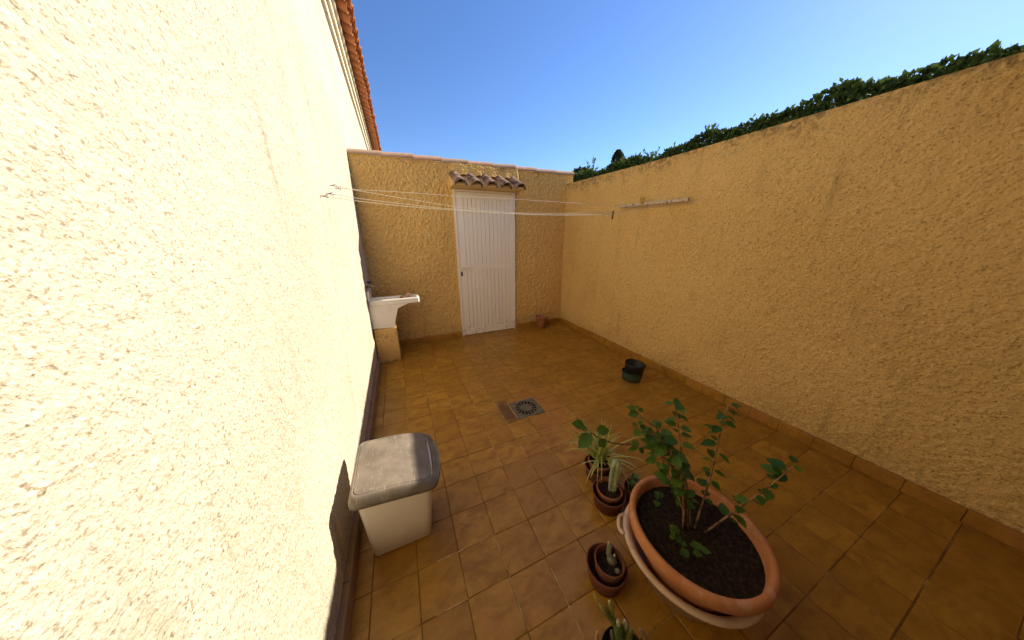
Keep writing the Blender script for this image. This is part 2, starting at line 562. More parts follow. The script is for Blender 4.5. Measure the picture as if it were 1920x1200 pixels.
bm = bmesh.new()
box(bm, (XL+.002, -2.395, -.055), (XR-.002, YB-.002, -.0016), 1)
S = .2
DR = (.516, .782, .205, .454)
for i in range(-4, 13):
    for j in range(-12, 13):
        x0, x1, y0, y1 = i*S, (i+1)*S, j*S, (j+1)*S
        x0 = max(x0, XL+.004); x1 = min(x1, XR-.004); y1 = min(y1, YB-.004); y0 = max(y0, -2.39)
        if x1 - x0 < .02 or y1 - y0 < .02: continue
        # cut the tiles round the drain
        pieces = [(x0, x1, y0, y1)]
        a, b, c, d = DR
        a -= .006; b += .006; c -= .006; d += .006
        if x0 < b and x1 > a and y0 < d and y1 > c:
            pieces = []
            if y1 > d: pieces.append((x0, x1, d, y1))
            if y0 < c: pieces.append((x0, x1, y0, c))
            ya, yb = max(y0, c), min(y1, d)
            if x0 < a: pieces.append((x0, a, ya, yb))
            if x1 > b: pieces.append((b, x1, ya, yb))
        for (px0, px1, py0, py1) in pieces:
            if px1 - px0 < .012 or py1 - py0 < .012: continue
            gp = .0019
            jx, jy = random.gauss(0, .0006), random.gauss(0, .0006)
            z = random.uniform(-.0006, .0006)
            tx, ty = random.gauss(0, .0035), random.gauss(0, .0035)
            cx, cy = (px0+px1)/2, (py0+py1)/2
            rot = random.gauss(0, .003)
            def lp(ins, zz):
                out = []
                for (qx, qy) in ((px0+gp+ins, py0+gp+ins), (px1-gp-ins, py0+gp+ins), (px1-gp-ins, py1-gp-ins), (px0+gp+ins, py1-gp-ins)):
                    dx, dy = qx-cx, qy-cy
                    out.append((cx+dx-rot*dy+jx, cy+dy+rot*dx+jy, zz+tx*dx+ty*dy))
                return out
            loft(bm, [lp(0, -.008), lp(0, z-.0015), lp(.0022, z)], cap0=False)
# later repairs grouted in a paler mortar
strips = [((.4, .62), (.4, -.2)), ((.8, .62), (1.0, .62)), ((.8, .418), (1.0, .418)), ((.797, .42), (.8, .0)), ((.8, .208), (1.0, .208)),
          ((1.0, .208), (1.0, .03)), ((.47, 0), (.8, 0)), ((.6, 1.04), (.6, .84)), ((.2, .2), (.2, -.2)), ((-.31, -.6), (0, -.6)),
          ((-.34, -.8), (-.2, -.8)), ((0, -.6), (0, -.77)), ((.2, -.8), (.2, -1.11)), ((0, -.8), (0, -.97)), ((.2, .6), (.2, .45)), ((0, .8), (0, .6)), ((-.2, 1.2), (-.2, .9)), ((-.4, 1.0), (-.4, .3))]
for (ax, ay), (bx_, by_) in strips:
    w = .0019
    if abs(ax-bx_) < .01: box(bm, (ax-w, min(ay, by_), -.004), (ax+w, max(ay, by_), .0017), 2)
    else: box(bm, (min(ax, bx_), ay-w, -.004), (max(ax, bx_), ay+w, .0017), 2)
o = obj('floor', bm, [m_tile, m_grout, m_grout_pale]); o['kind'] = 'structure'

# floor drain
dr = root('floor_drain', ((DR[0]+DR[1])/2, (DR[2]+DR[3])/2, 0), 'grey cast iron floor drain grate with radial slots set in the tiles', 'drain')
cx, cy = (DR[0]+DR[1])/2, (DR[2]+DR[3])/2
bm = bmesh.new()
n = 64; R = .108
sq = []; hx, hy = (DR[1]-DR[0])/2, (DR[3]-DR[2])/2
for k in range(n):
    a = 2*math.pi*k/n; ca, sa = math.cos(a), math.sin(a)
    s = 1/max(abs(ca)/hx, abs(sa)/hy); sq.append((cx+ca*s, cy+sa*s))
ci = [(cx+R*math.cos(2*math.pi*k/n), cy+R*math.sin(2*math.pi*k/n)) for k in range(n)]
loft(bm, [[(x, y, -.003) for x, y in sq], [(x, y, .005) for x, y in sq], [(x, y, .005) for x, y in ci], [(x, y, -.002) for x, y in ci]], False, False)
obj('frame', bm, m_iron, dr)
bm = bmesh.new()
lathe(bm, (cx, cy, 0), [(0, .0055), (.052, .0055), (.054, .003)], 48)
lathe(bm, (cx, cy, 0), [(.1005, .001), (.101, .006), (.1065, .006), (.107, .001)], 64)
for k in range(16):
    a = 2*math.pi*(k+.5)/16
    t = Vector((math.cos(a), math.sin(a), 0)); s = Vector((-t.y, t.x, 0))
    p0 = Vector((cx, cy, 0)) + t*.05; p1 = Vector((cx, cy, 0)) + t*.098
    q = [p0 - s*.0045, p1 + t*.004 - s*.0075, p1 + t*.004 + s*.0075, p0 + s*.0045]
    loft(bm, [[(v.x, v.y, -.001) for v in q], [(v.x, v.y, .005) for v in q]])
obj('grate', bm, m_iron, dr)
bm = bmesh.new(); lathe(bm, (cx, cy, 0), [(0, -.0006), (.107, -.0006)], 48)  # flat disc just under the slots, its black colour is painted shade
obj('pit_dark', bm, m_drain_dark, dr)
bm = bmesh.new()
box(bm, (DR[0]-.006, DR[3], -.004), (DR[1]+.006, DR[3]+.007, .0035)); box(bm, (DR[0]-.007, DR[2], -.004), (DR[0], DR[3]-.03, .002))
box(bm, (DR[0], DR[2]-.006, -.004), (DR[1]-.1, DR[2], .0015)); box(bm, (DR[1], DR[2]+.12, -.004), (DR[1]+.006, DR[3], .003))
obj('mortar_joint', bm, m_grout_pale, dr)

# ------------------------------------------------------------------ back wall with door, canopy and coping
bw = root('garden_wall', (1.0, YB, 0), 'yellow rough stucco end wall with white door and tile coping on top', 'wall')
DX0, DX1, DH = .535, 1.498, 2.233
X0 = XL + .002
stucco_wall('wall', m_stucco_back, bw, (X0, YB, 0), (1, 0, 0), (0, -1, 0), 2.588-X0, 2.55, .0085, .2, .024, 5, cell=.024,
            holes=[(DX0-X0+.012, DX1-X0-.012, -.1, DH-.012, -.05)])
# skirting
def skirting(parent, p0, p1, nrm, h, mat, gaps=()):
    bm = bmesh.new()
    p0 = Vector(p0); p1 = Vector(p1); L = (p1-p0).length; t = (p1-p0)/L; nn = Vector(nrm)
    x = 0.0
    while x < L - .015:
        e = min(x + .2, L)
        off = random.uniform(0, .0015); hh = h + random.uniform(-.003, .002)
        a0, a1 = p0 + t*(x+.0015), p0 + t*(e-.0015)
        lo = [a0, a1, a1 + nn*(.0295+off), a0 + nn*(.0295+off)]
        hi = [Vector((v.x, v.y, hh)) for v in lo]
        hi2 = [hi[0], hi[1], hi[2], hi[3]]
        loft(bm, [[(v.x, v.y, .0018) for v in lo], [(v.x, v.y, hh-.004) for v in lo], [tuple(hi[0]), tuple(hi[1]), tuple(hi[2]-nn*.004), tuple(hi[3]-nn*.004)]])
        x = e
    bmesh.ops.recalc_face_normals(bm, faces=bm.faces)
    return obj('skirting', bm, mat, parent)
bm_s = skirting(bw, (X0+.03, YB, 0), (DX0-.002, YB, 0), (0, -1, 0), .085, m_skirt)
skirting(bw, (DX1+.002, YB, 0), (XR-.03, YB, 0), (0, -1, 0), .085, m_skirt)

# coping: half-round tiles laid end to end on a mortar bed, each a little over the next
bm = bmesh.new()
box(bm, (X0, YB-.012, 2.549), (2.585, YB+.19, 2.565), 0, .004)
obj('mortar_bed', bm, m_mortar, bw)
ncop = 9; L = (2.60 - X0) / ncop
for k in range(ncop):
    bm = bmesh.new()
    xa = X0 + k*L; xb = xa + L + .02
    za = 2.548 + random.uniform(0, .007); tilt = random.uniform(.012, .02)
    def arc(x, r, z):
        return [(x, YB + .09 - r*math.cos(math.pi*i/14), z + .64*r*math.sin(math.pi*i/14)) for i in range(15)]
    if k == ncop-1: xb = 2.60
    lo = [arc(xa, .112, za), arc(xb, .106 + random.uniform(0, .012), za + tilt)]
    li = [arc(xb, .094, za + tilt), arc(xa, .104, za)]
    loops = [lo[0], lo[1], li[0], li[1]]
    rows = [[bm.verts.new(p) for p in lp] for lp in loops]
    for a in range(4):
        A, B = rows[a], rows[(a+1) % 4]
        for i in range(14): bm.faces.new((A[i], A[i+1], B[i+1], B[i]))
    for e in (0, 14): bm.faces.new([rows[a][e] for a in range(4)])
    if k == ncop-1:
        bm.faces.new([bm.verts.new((x-.006, y, z)) for x, y, z in arc(xb, .094, za+tilt)])
    bmesh.ops.recalc_face_normals(bm, faces=bm.faces)
    obj('coping_tile', bm, m_cope, bw, smooth=False)

# stucco weathering over the canopy
bm = bmesh.new()
nu, nv = 110, 22
us = np.linspace(.535, 1.575, nu); vs = np.linspace(0, 1, nv)
U, V = np.meshgrid(us, vs, indexing='ij')
h = value_noise(U, V*.2, .022, 77) * .5 + value_noise(U, V*.2, .011, 78) * .5
fade = np.clip(np.minimum(U-.535, 1.575-U)/.035, 0, 1) ** .5
prof = (.012 + .05*(1-V)) * fade
Y = YB - prof - .017*h*fade
Zg = 2.40 + .165*V + (1-V)*.02*np.sin(U*29.0)
gv = [[bm.verts.new((U[i,j], Y[i,j], Zg[i,j])) for j in range(nv)] for i in range(nu)]
for i in range(nu-1):
    for j in range(nv-1): bm.faces.new((gv[i][j], gv[i+1][j], gv[i+1][j+1], gv[i][j+1]))
back = [[bm.verts.new((gv[i][j].co.x, YB+.02, gv[i][j].co.z)) for j in (0, nv-1)] for i in range(nu)]
for i in range(nu-1):
    bm.faces.new((gv[i+1][0], gv[i][0], back[i][0], back[i+1][0])); bm.faces.new((gv[i][nv-1], gv[i+1][nv-1], back[i+1][1], back[i][1]))
obj('mortar_slope', bm, m_stucco_back, bw)

# canopy slab with its five covers
can = obj('door_canopy', bmesh.new(), m_mortar, bw)
def barrel(bm, p0, p1, r0, r1, th, n=12, flip=False, rise=1.0):
    """half-pipe tile from p0 to p1, convex up (flip: concave up)"""
    p0 = Vector(p0); p1 = Vector(p1); t = (p1-p0).normalized()
    side = t.cross(Vector((0, 0, 1))).normalized(); upv = side.cross(t).normalized()
    if flip: upv = -upv
    def arc(p, r):
        return [p + side*(r*math.cos(math.pi*i/n)) + upv*(rise*r*math.sin(math.pi*i/n)) for i in range(n+1)]
    loops = [arc(p0, r0), arc(p1, r1), arc(p1, r1-th), arc(p0, r0-th)]
    rows = [[bm.verts.new(p) for p in lp] for lp in loops]
    for a in range(4):
        A, B = rows[a], rows[(a+1) % 4]
        for i in range(n): bm.faces.new((A[i], A[i+1], B[i+1], B[i]))
    for e in (0, n): bm.faces.new([rows[a][e] for a in range(4)])
    bmesh.ops.recalc_face_normals(bm, faces=bm.faces)

bm = bmesh.new()
prof = [(YB+.01, 2.238), (YB-.245, 2.246), (YB-.25, 2.262), (YB-.24, 2.285), (YB+.01, 2.425)]
loft(bm, [[(.50+.02*(i == 0)*0, y, z) for i, (y, z) in enumerate(prof)], [(1.555, y, z) for y, z in prof]])
bmesh.ops.recalc_face_normals(bm, faces=bm.faces)
bmesh.ops.translate(bm, verts=bm.verts, vec=-origin(can))
bm.to_mesh(can.data); bm.free()
for k in range(5):
    x = .585 + k*.2195
    bm = bmesh.new()
    jz = random.uniform(-.006, .006)
    barrel(bm, (x-.02, YB+.0, 2.400+jz), (x+.015, YB-.285, 2.232+jz), .068, .086, .014, 14, rise=1.0)
    obj('cover_tile', bm, m_canopy, can)
    if k < 4:
        bm = bmesh.new()
        barrel(bm, (x+.09, YB-.0, 2.462), (x+.12, YB-.268, 2.300), .075, .07, .013, 12, flip=True, rise=.7)
        obj('channel_tile', bm, m_canopy, can)

# door
door = obj('door', bmesh.new(), m_door, bw)
bm = bmesh.new()
LX0, LX1, LZ0, LZ1 = DX0+.033, DX1-.025, .012, DH-.03
yF = YB - .022
RX0, RX1 = LX0+.105, LX1-.078       # panel region between stiles
box(bm, (LX0, yF, LZ0), (RX0, yF+.035, LZ1)); box(bm, (RX1, yF, LZ0), (LX1, yF+.035, LZ1))
for z0, z1 in ((LZ0, .105), (1.085, 1.16), (2.12, LZ1)):
    box(bm, (RX0, yF+.0006, z0), (RX1, yF+.0345, z1))
npl = 11; wpl = (RX1-RX0)/npl
for (z0, z1) in ((.105, 1.085), (1.16, 2.12)):
    box(bm, (RX0, yF+.017, z0), (RX1, yF+.034, z1))
    for k in range(npl):
        a = RX0 + k*wpl
        loft(bm, [[(a+.0028, yF+.018, z0+.0005), (a+wpl-.0028, yF+.018, z0+.0005), (a+wpl-.0028, yF+.018, z1-.0005), (a+.0028, yF+.018, z1-.0005)],
                  [(a+.0028, yF+.008, z0+.0005), (a+wpl-.0028, yF+.008, z0+.0005), (a+wpl-.0028, yF+.008, z1-.0005), (a+.0028, yF+.008, z1-.0005)],
                  [(a+.005, yF+.005, z0+.0005), (a+wpl-.005, yF+.005, z0+.0005), (a+wpl-.005, yF+.005, z1-.0005), (a+.005, yF+.005, z1-.0005)]], cap0=False)
bmesh.ops.recalc_face_normals(bm, faces=bm.faces)
bmesh.ops.translate(bm, verts=bm.verts, vec=-origin(door))
bm.to_mesh(door.data); bm.free()
bm = bmesh.new()
box(bm, (DX0, YB-.032, .001), (LX0-.004, YB+.06, DH)); box(bm, (LX1+.004, YB-.032, .001), (DX1, YB+.06, DH))
box(bm, (LX0-.004, YB-.031, LZ1+.005), (LX1+.004, YB+.06, DH-.001))
obj('door_frame', bm, m_door, door)
bm = bmesh.new()
box(bm, (.585, yF-.012, 1.085), (.615, yF-.0005, 1.165), 0, .003)
tube(bm, [(.6, yF-.005, 1.135), (.6, yF-.045, 1.135)], .009, 10)
tube(bm, smooth_path([(.588, yF-.045, 1.135), (.65, yF-.05, 1.137), (.725, yF-.046, 1.134)]), .010, 10)
obj('handle', bm, m_door, door)
bm = bmesh.new(); box(bm, (.578, yF-.01, .998), (.603, yF-.0005, 1.062), 0, .003)
obj('lock_plate', bm, m_black, door)
for z in (.33, .98, 1.9):
    bm = bmesh.new()
    tube(bm, [(LX1+.004, YB-.04, z-.05), (LX1+.004, YB-.04, z+.05)], .009, 10)
    tube(bm, [(LX1+.004, YB-.04, z-.006), (LX1+.004, YB-.04, z+.006)], .0115, 10)
    obj('hinge', bm, m_door, door)
# wall stubs behind the door: the passage beyond stays closed by the leaf

# ------------------------------------------------------------------ right wall
rw = root('boundary_wall', (XR, .5, 0), 'long ochre stucco side wall with bare weathered top edge', 'wall')
rtop = lambda s: 2.42 - .034*s if s < 1.9 else 2.3554 - .006*(s-1.9)
ob = stucco_wall('wall', m_stucco_right, rw, (XR, YB, 0), (0, -1, 0), (-1, 0, 0), YB+2.4, 2.42, .0125, .16, .013, 31, top=rtop, cell=.026)
skirting(rw, (XR, -2.39, 0), (XR, YB-.033, 0), (-1, 0, 0), .085, m_skirt)

# ------------------------------------------------------------------ house
hs = root('house', (XL, 1.0, 0), 'cream house with projecting terracotta tile eave above left sunlit wall', 'house')
stucco_wall('wall', m_stucco_house, hs, (XL, -2.4, 0), (0, 1, 0), (1, 0, 0), YB+2.4+.2, 3.97, .0075, .25, .0065, 51, cell=.018,
            us=np.concatenate([np.linspace(0, 1.0, 40, endpoint=False), np.linspace(1.0, 3.0, 300, endpoint=False), np.linspace(3.0, YB+2.6, 150)]))
bm = bmesh.new()
box(bm, (-6, YB+.22, -.05), (XL, 15, 3.97)); box(bm, (-6, -8, -.05), (XL-.26, YB+.2, 3.96)); box(bm, (XL-.25, -8, -.05), (2.9, -2.42, 3.2))
obj('outer_wall', bm, m_stucco_house, hs)
bm = bmesh.new(); box(bm, (XL+.002, -2.418, 2.62), (2.9, -1.12, 2.78), 0, .01)  # roof out of view, added overhead to darken the near floor
obj('unseen_shade_roof', bm, m_cream, hs)
bm = bmesh.new()
for x1, z0, z1 in ((XL+.035, 3.971, 4.08), (XL+.07, 4.081, 4.19), (XL+.10, 4.191, 4.26)):
    box(bm, (-6.1, -8, z0), (x1, 15.05, z1), 0, .006)
obj('cornice', bm, m_cream, hs)
bm = bmesh.new()
y = -3.0
sl = math.tan(math.radians(19))
x_eave, z_eave = -.36, 4.27
while y < 15.0:
    jz = random.uniform(-.006, .006); jx = random.uniform(-.012, .012)
    for seg in range(3):
        x_eave = -.424 + .0119*(y - 4.3)
        xa = x_eave + jx - seg*.95; xb = xa - 1.02
        barrel(bm, (xb, y, z_eave+jz+.02+(x_eave-xb)*sl + .0), (xa, y, z_eave+jz+.03+(x_eave-xa)*sl + seg*.004), .068, .085, .013, 8)
    xa = x_eave - .03 + jx
    barrel(bm, (xa-2.9, y+.1, z_eave+.03+(2.9)*sl), (xa, y+.1, z_eave+.035), .085, .08, .013, 8, flip=True, rise=.75)
    y += .2
obj('roof', bm, m_roof, hs)
skirting(hs, (XL, -2.38, 0), (XL, 1.92, 0), (1, 0, 0), .10, m_skirt_old)

# ------------------------------------------------------------------ laundry sink, tap, soap
YN, YFs = 1.93, 2.17
sk = root('laundry_sink', (-.5, 2.05, 0), 'white ceramic laundry sink with sloping washboard on yellow pedestal', 'sink')
bm = bmesh.new()
t = .016
prof = [(-.700, .478), (-.440, .470), (-.425, .56), (-.378, .715), (-.225, .776), (-.115, .778)]
top = .79
def side(y0, y1):
    pts = prof + [(-.115, top), (-.700, top)]
    loft(bm, [[(x, y0, z) for x, z in pts], [(x, y1, z) for x, z in pts]])
side(YN+.012, YN+.012+t); side(YFs-.012-t, YFs-.012)
for (xa, za), (xb, zb) in zip(prof, prof[1:]):
    nx, nz = -(zb-za), (xb-xa); ln = math.hypot(nx, nz); nx, nz = nx/ln*t, nz/ln*t
    q = [(xa, za), (xb, zb), (xb+nx, zb+nz), (xa+nx, za+nz)]
    loft(bm, [[(x, YN+.012+t, z) for x, z in q], [(x, YFs-.012-t, z) for x, z in q]])
loft(bm, [[(-.7, YN+.03, z) for z in (.478,)] + [(-.684, YN+.03, .478), (-.684, YN+.03, top), (-.7, YN+.03, top)],
          [(-.7, YFs-.03, .478), (-.684, YFs-.03, .478), (-.684, YFs-.03, top), (-.7, YFs-.03, top)]])
bmesh.ops.recalc_face_normals(bm, faces=bm.faces)
obj('basin', bm, m_ceramic, sk)
bm = bmesh.new()
def rr(x0, x1, y0, y1, r, z, n=6):
    out = []
    for (cx_, cy_, a0) in ((x1-r, y1-r, 0), (x0+r, y1-r, 90), (x0+r, y0+r, 180), (x1-r, y0+r, 270)):
        for i in range(n+1):
            a = math.radians(a0 + 90*i/n); out.append((cx_+r*math.cos(a), cy_+r*math.sin(a), z))
    return out
O = lambda e, z: rr(-.705+e, -.105-e, YN+e, YFs-e, .03, z)
I = lambda e, z: rr(-.684-e, -.135+e, YN+.032-e, YFs-.032+e, .02, z)
loft(bm, [O(.006, .772), O(0, .776), O(0, .828), O(.006, .838), I(.004, .838), I(0, .832), I(0, .77)], False, False)
loft(bm, [I(0, .77), O(.006, .772)], False, False)
bmesh.ops.recalc_face_normals(bm, faces=bm.faces)
obj('rim', bm, m_ceramic, sk)
bm = bmesh.new()
for k in range(9):
    u = k/8; x = -.36 + .2*u; z = .735+.047*u
    tube(bm, [(x, YN+.045, z+.006), (x, YFs-.045, z+.006)], .006, 8)
obj('washboard', bm, m_ceramic, sk)
bm = bmesh.new(); box(bm, (XL+.005, YN-.01, .836), (XL+.035, YFs+.03, .955), 0, .005)
obj('splashback', bm, m_ceramic, sk)
bm = bmesh.new(); box(bm, (XL+.012, YN+.002, .0015), (-.426, YFs-.015, .468), 0, .008)
obj('pedestal', bm, m_pedestal, sk)

tp = root('water_tap', (XL, 2.02, 1.0), 'small dull brass water tap on the wall above the sink', 'tap')
bm = bmesh.new()
tube(bm, [(XL+.0, 2.02, 1.0), (XL+.05, 2.02, 1.0)], .011, 10)
tube(bm, [(XL+.02, 2.02, 1.0), (XL+.036, 2.02, 1.0)], .018, 12)
tube(bm, [(XL+.045, 2.02, .992), (XL+.045, 2.02, 1.035)], .010, 10)
obj('tap_body', bm, m_brass, tp, True)
bm = bmesh.new(); tube(bm, smooth_path([(XL+.045, 2.02, 1.002), (XL+.085, 2.02, 1.008), (XL+.108, 2.02, .99), (XL+.112, 2.02, .955)]), .0085, 10)
obj('spout', bm, m_brass, tp, True)
bm = bmesh.new()
tube(bm, [(XL+.045, 2.02, 1.035), (XL+.045, 2.02, 1.052)], .006, 8); tube(bm, [(XL+.02, 2.02, 1.055), (XL+.07, 2.02, 1.055)], .008, 8)
obj('handle', bm, m_black, tp, True)

bm = bmesh.new()
box(bm, (-.06, -.04, -.027), (.06, .04, .027), 0, .009)
for v in bm.verts:
    if v.co.x > 0: v.co.z *= 1.25
    v.co += Vector((random.gauss(0, .001), random.gauss(0, .001), random.gauss(0, .001)))
bmesh.ops.rotate(bm, verts=bm.verts, cent=(0, 0, 0), matrix=Matrix.Rotation(math.radians(-20), 3, 'Y') @ Matrix.Rotation(math.radians(25), 3, 'Z'))
bmesh.ops.translate(bm, verts=bm.verts, vec=(-.27, 2.07, .828))
o = obj('soap_block', bm, m_soap, None, True, loc=(-.27, 2.07, .828))
tag(o, 'brown block of laundry soap lying on the sink washboard', 'soap')

# ------------------------------------------------------------------ bin
bn = root('rubbish_bin', (-.45, -.33, 0), 'off white plastic bin with scratched grey domed lid by left wall', 'bin')
def rrect(x0, x1, y0, y1, r, z, bulge=0.0, n=5, m=6):
    pts = rr(x0, x1, y0, y1, r, z, n)
    # subdivide long sides so the right end can bulge
    out = []
    for a, b in zip(pts, pts[1:] + pts[:1]):
        a = Vector(a); b = Vector(b)
        if (b-a).length > .05:
            for i in range(m): out.append(a.lerp(b, i/m))
        else: out.append(a)
    cy_ = (y0+y1)/2; hy_ = (y1-y0)/2; cx_ = (x0+x1)/2
    for v in out:
        if bulge and v.x > cx_:
            w = (v.x-cx_)/(x1-cx_)
            v.x += bulge*w*max(0, 1-((v.y-cy_)/hy_)**2)
    return out
bm = bmesh.new()
lv = []
for s in (0, .02, .3, .6, .9, 1):
    e = .006 if s == 0 else 0
    lv.append(rrect(-.600-.008*s+e, -.317+.036*s-e, -.462-.052*s+e, -.215+.035*s-e, .028, .002 + .428*s, .012*s))
loft(bm, lv, True, True)
obj('body', bm, m_bin, bn, True)
bm = bmesh.new()
def lidloop(s, z):
    # s shrinks the plan towards the ridge
    x0, x1, y0, y1 = -.632, -.266, -.540, -.150
    cx_, cy_ = (x0+x1)/2 - .02, (y0+y1)/2
    lp = rrect(x0, x1, y0, y1, .035, z, .042)
    return [Vector((cx_+(v.x-cx_)*s, cy_+(v.y-cy_)*s, 0)) for v in lp]
def zlid(v, s):
    w = max(0, min(1, (v.x + .62)/.40))
    crown = .486 - .026*w - .058*max(0, w-.4)**2/.36
    lo = .412 + .9*tl(v)
    return lo + (crown-lo)*(1 - max(0, (s-.885)/.115)**2.4) if s > .885 else crown
tl = lambda v: .040*max(0, min(1, (-.27-v.x)/.33))
loops = [[Vector((v.x, v.y, .394+tl(v))) for v in lidloop(.972, 0)], [Vector((v.x, v.y, .392+tl(v))) for v in lidloop(.998, 0)], [Vector((v.x, v.y, (.410+tl(v)*.9))) for v in lidloop(1.0, 0)]]
for s in (.999, .995, .985, .97, .95, .925, .90, .888, .88, .866, .863, .857, .854, .84, .7, .6, .5, .35, .2, .06):
    lp = lidloop(s, 0)
    dz = -.004 if s in (.863, .857) else 0
    loops.append([Vector((v.x, v.y, zlid(v, s) + dz)) for v in lp])
loft(bm, loops, True, True)
obj('lid', bm, m_lid, bn, True)

# ------------------------------------------------------------------ pots and plants
def pot_bm(c, rt_, h, rb, th=.008, band=None, lip=.0):
    bm = bmesh.new()
    z0 = c[2]
    P = [(0, .0), (rb-.004, 0), (rb, .003)]
    if band:
        bz = h - band
        rbz = rb + (rt_-.006-rb)*bz/h
        P += [(rbz, bz), (rbz+.006, bz+.004), (rt_, h-.004)]
    else:
        P += [(rt_-lip, h-.010), (rt_, h-.006)] if lip else [(rt_, h-.004)]
    P += [(rt_-.003, h), (rt_-th+.002, h), (rt_-th, h-.004)]
    P += [(rb-th, .01), (0, .01)]
    lathe(bm, (c[0], c[1], z0), P, 48)
    bmesh.ops.recalc_face_normals(bm, faces=bm.faces)
    return bm
def soil_bm(c, r, z):
    bm = bmesh.new()
    rows = []
    for k, f in enumerate((.0, .35, .7, 1)):
        if k == 0: rows.append([bm.verts.new((c[0], c[1], z+.004))]); continue
        rows.append([bm.verts.new((c[0]+r*f*math.cos(2*math.pi*i/28), c[1]+r*f*math.sin(2*math.pi*i/28), z+random.uniform(-.004, .005)*(f < 1))) for i in range(28)])
    for a, b in zip(rows, rows[1:]):
        for i in range(28):
            j = (i+1) % 28
            bm.faces.new((a[0], b[i], b[j]) if len(a) == 1 else (a[i], b[i], b[j], a[j]))
    for k in range(60):
        a = random.uniform(0, 6.28); q = r*.9*math.sqrt(random.random()); s = random.uniform(.0015, .005)
        p = Vector((c[0]+q*math.cos(a), c[1]+q*math.sin(a), z+.004))
        vs = [bm.verts.new(p + Vector((random.uniform(-s, s), random.uniform(-s, s), random.uniform(0, s)))) for _ in range(4)]
        for tri in ((0,1,2),(0,2,3),(0,3,1),(1,3,2)): bm.faces.new([vs[i] for i in tri])
    return bm

def pot_thing(name, c, rt_, h, rb, mat, label, cat, **kw):
    o = obj(name, pot_bm(c, rt_, h, rb, **kw), mat, None, True, loc=c)
    return tag(o, label, cat)

pot_thing('terracotta_pot', (1.96, 2.345, .0012), .104, .212, .072, m_terra_pink, 'faded terracotta pot standing empty beside the white door', 'flowerpot', band=.045)
gp = pot_thing('plastic_pot', (1.985, .315, .0012), .107, .105, .098, m_green, 'dark green plastic pot by the right wall holding a black pot', 'flowerpot', th=.004, lip=.002)
bk = obj('plastic_pot', pot_bm((0, 0, 0), .108, .135, .098, .004, band=.03), m_blackpot, None, True, loc=(0, 0, 0))
bk.location = (1.997, .312, .068); bk.rotation_euler = (math.radians(3), math.radians(4), 0)
tag(bk, 'black plastic pot tilted inside the dark green pot by the right wall', 'flowerpot')

def leaf(bm, p0, p1, w, fold=.25, droop=.12, upv=(0, 0, 1), n=9, uvl=None):
    p0 = Vector(p0); p1 = Vector(p1); d = p1-p0; L = d.length; t = d/L
    u_ = Vector(upv); s = t.cross(u_).normalized(); nn = s.cross(t).normalized()
    rows = []
    for i in range(n+1):
        f = i/n
        c = p0 + d*f - nn*(droop*L*f*f)
        ww = w*1.12*(math.sin(math.pi*min(1, f**.82)))**.85*(1-.25*f) * (1 + (.1 if i % 2 else -.04)) + .0004
        rows.append([bm.verts.new(c - s*ww + nn*ww*fold), bm.verts.new(c), bm.verts.new(c + s*ww + nn*ww*fold)])
    for a, b in zip(rows, rows[1:]):
        for k in range(2): bm.faces.new((a[k], a[k+1], b[k+1], b[k]))

# spider plant in two nested pots
pot_thing('outer_pot', (.77, -.535, .0012), .100, .1, .08, m_terra_dark, 'dark terracotta cover pot around the pot of the spider plant', 'flowerpot', band=.022)
sp = root('spider_plant', (.77, -.535, .012), 'spider plant with thin cream striped leaves in a nested clay pot', 'potted plant')
obj('pot', pot_bm((.77, -.535, .012), .078, .128, .058, band=.03), m_terra, sp, True)
obj('soil', soil_bm((.77, -.535, .012), .068, .122), m_soil, sp)
bm = bmesh.new()
uvl = bm.loops.layers.uv.new('UVMap')
for k in range(72):
    a = random.uniform(0, 2*math.pi)
    L = random.uniform(.15, .34)
    el = math.radians(random.choice((random.uniform(25, 60), random.uniform(50, 88))))
    curl = random.uniform(.4, 1.5) if el < 1.1 else random.uniform(.05, .6)
    w = random.uniform(.0040, .0066)
    c = Vector((.77 + random.gauss(0, .014), -.535 + random.gauss(0, .014), .13))
    h_ = Vector((math.cos(a), math.sin(a), 0)); s = Vector((-h_.y, h_.x, 0))
    rows = []; p = c.copy(); ang = el; n = 9
    for i in range(n+1):
        f = i/n
        ww = w*min(1, .5+f*3)*(1-f**2.2) + .0006
        nn = Vector((-h_.x*math.sin(ang), -h_.y*math.sin(ang), math.cos(ang)))
        rows.append([bm.verts.new(p - s*ww + nn*ww*.5), bm.verts.new(p), bm.verts.new(p + s*ww + nn*ww*.5)])
        p = p + (h_*math.cos(ang) + Vector((0, 0, 1))*math.sin(ang))*(L/n)
        ang -= curl*(.5+f)*.22
        if p.z < .025: p.z = .025
    for i, (A, B) in enumerate(zip(rows, rows[1:])):
        for q in range(2):
            f_ = bm.faces.new((A[q], A[q+1], B[q+1], B[q]))
            for lpx, uv in zip(f_.loops, ((q/2, i/n), ((q+1)/2, i/n), ((q+1)/2, (i+1)/n), (q/2, (i+1)/n))): lpx[uvl].uv = uv
obj('leaf_blades', bm, m_blade, sp, True)

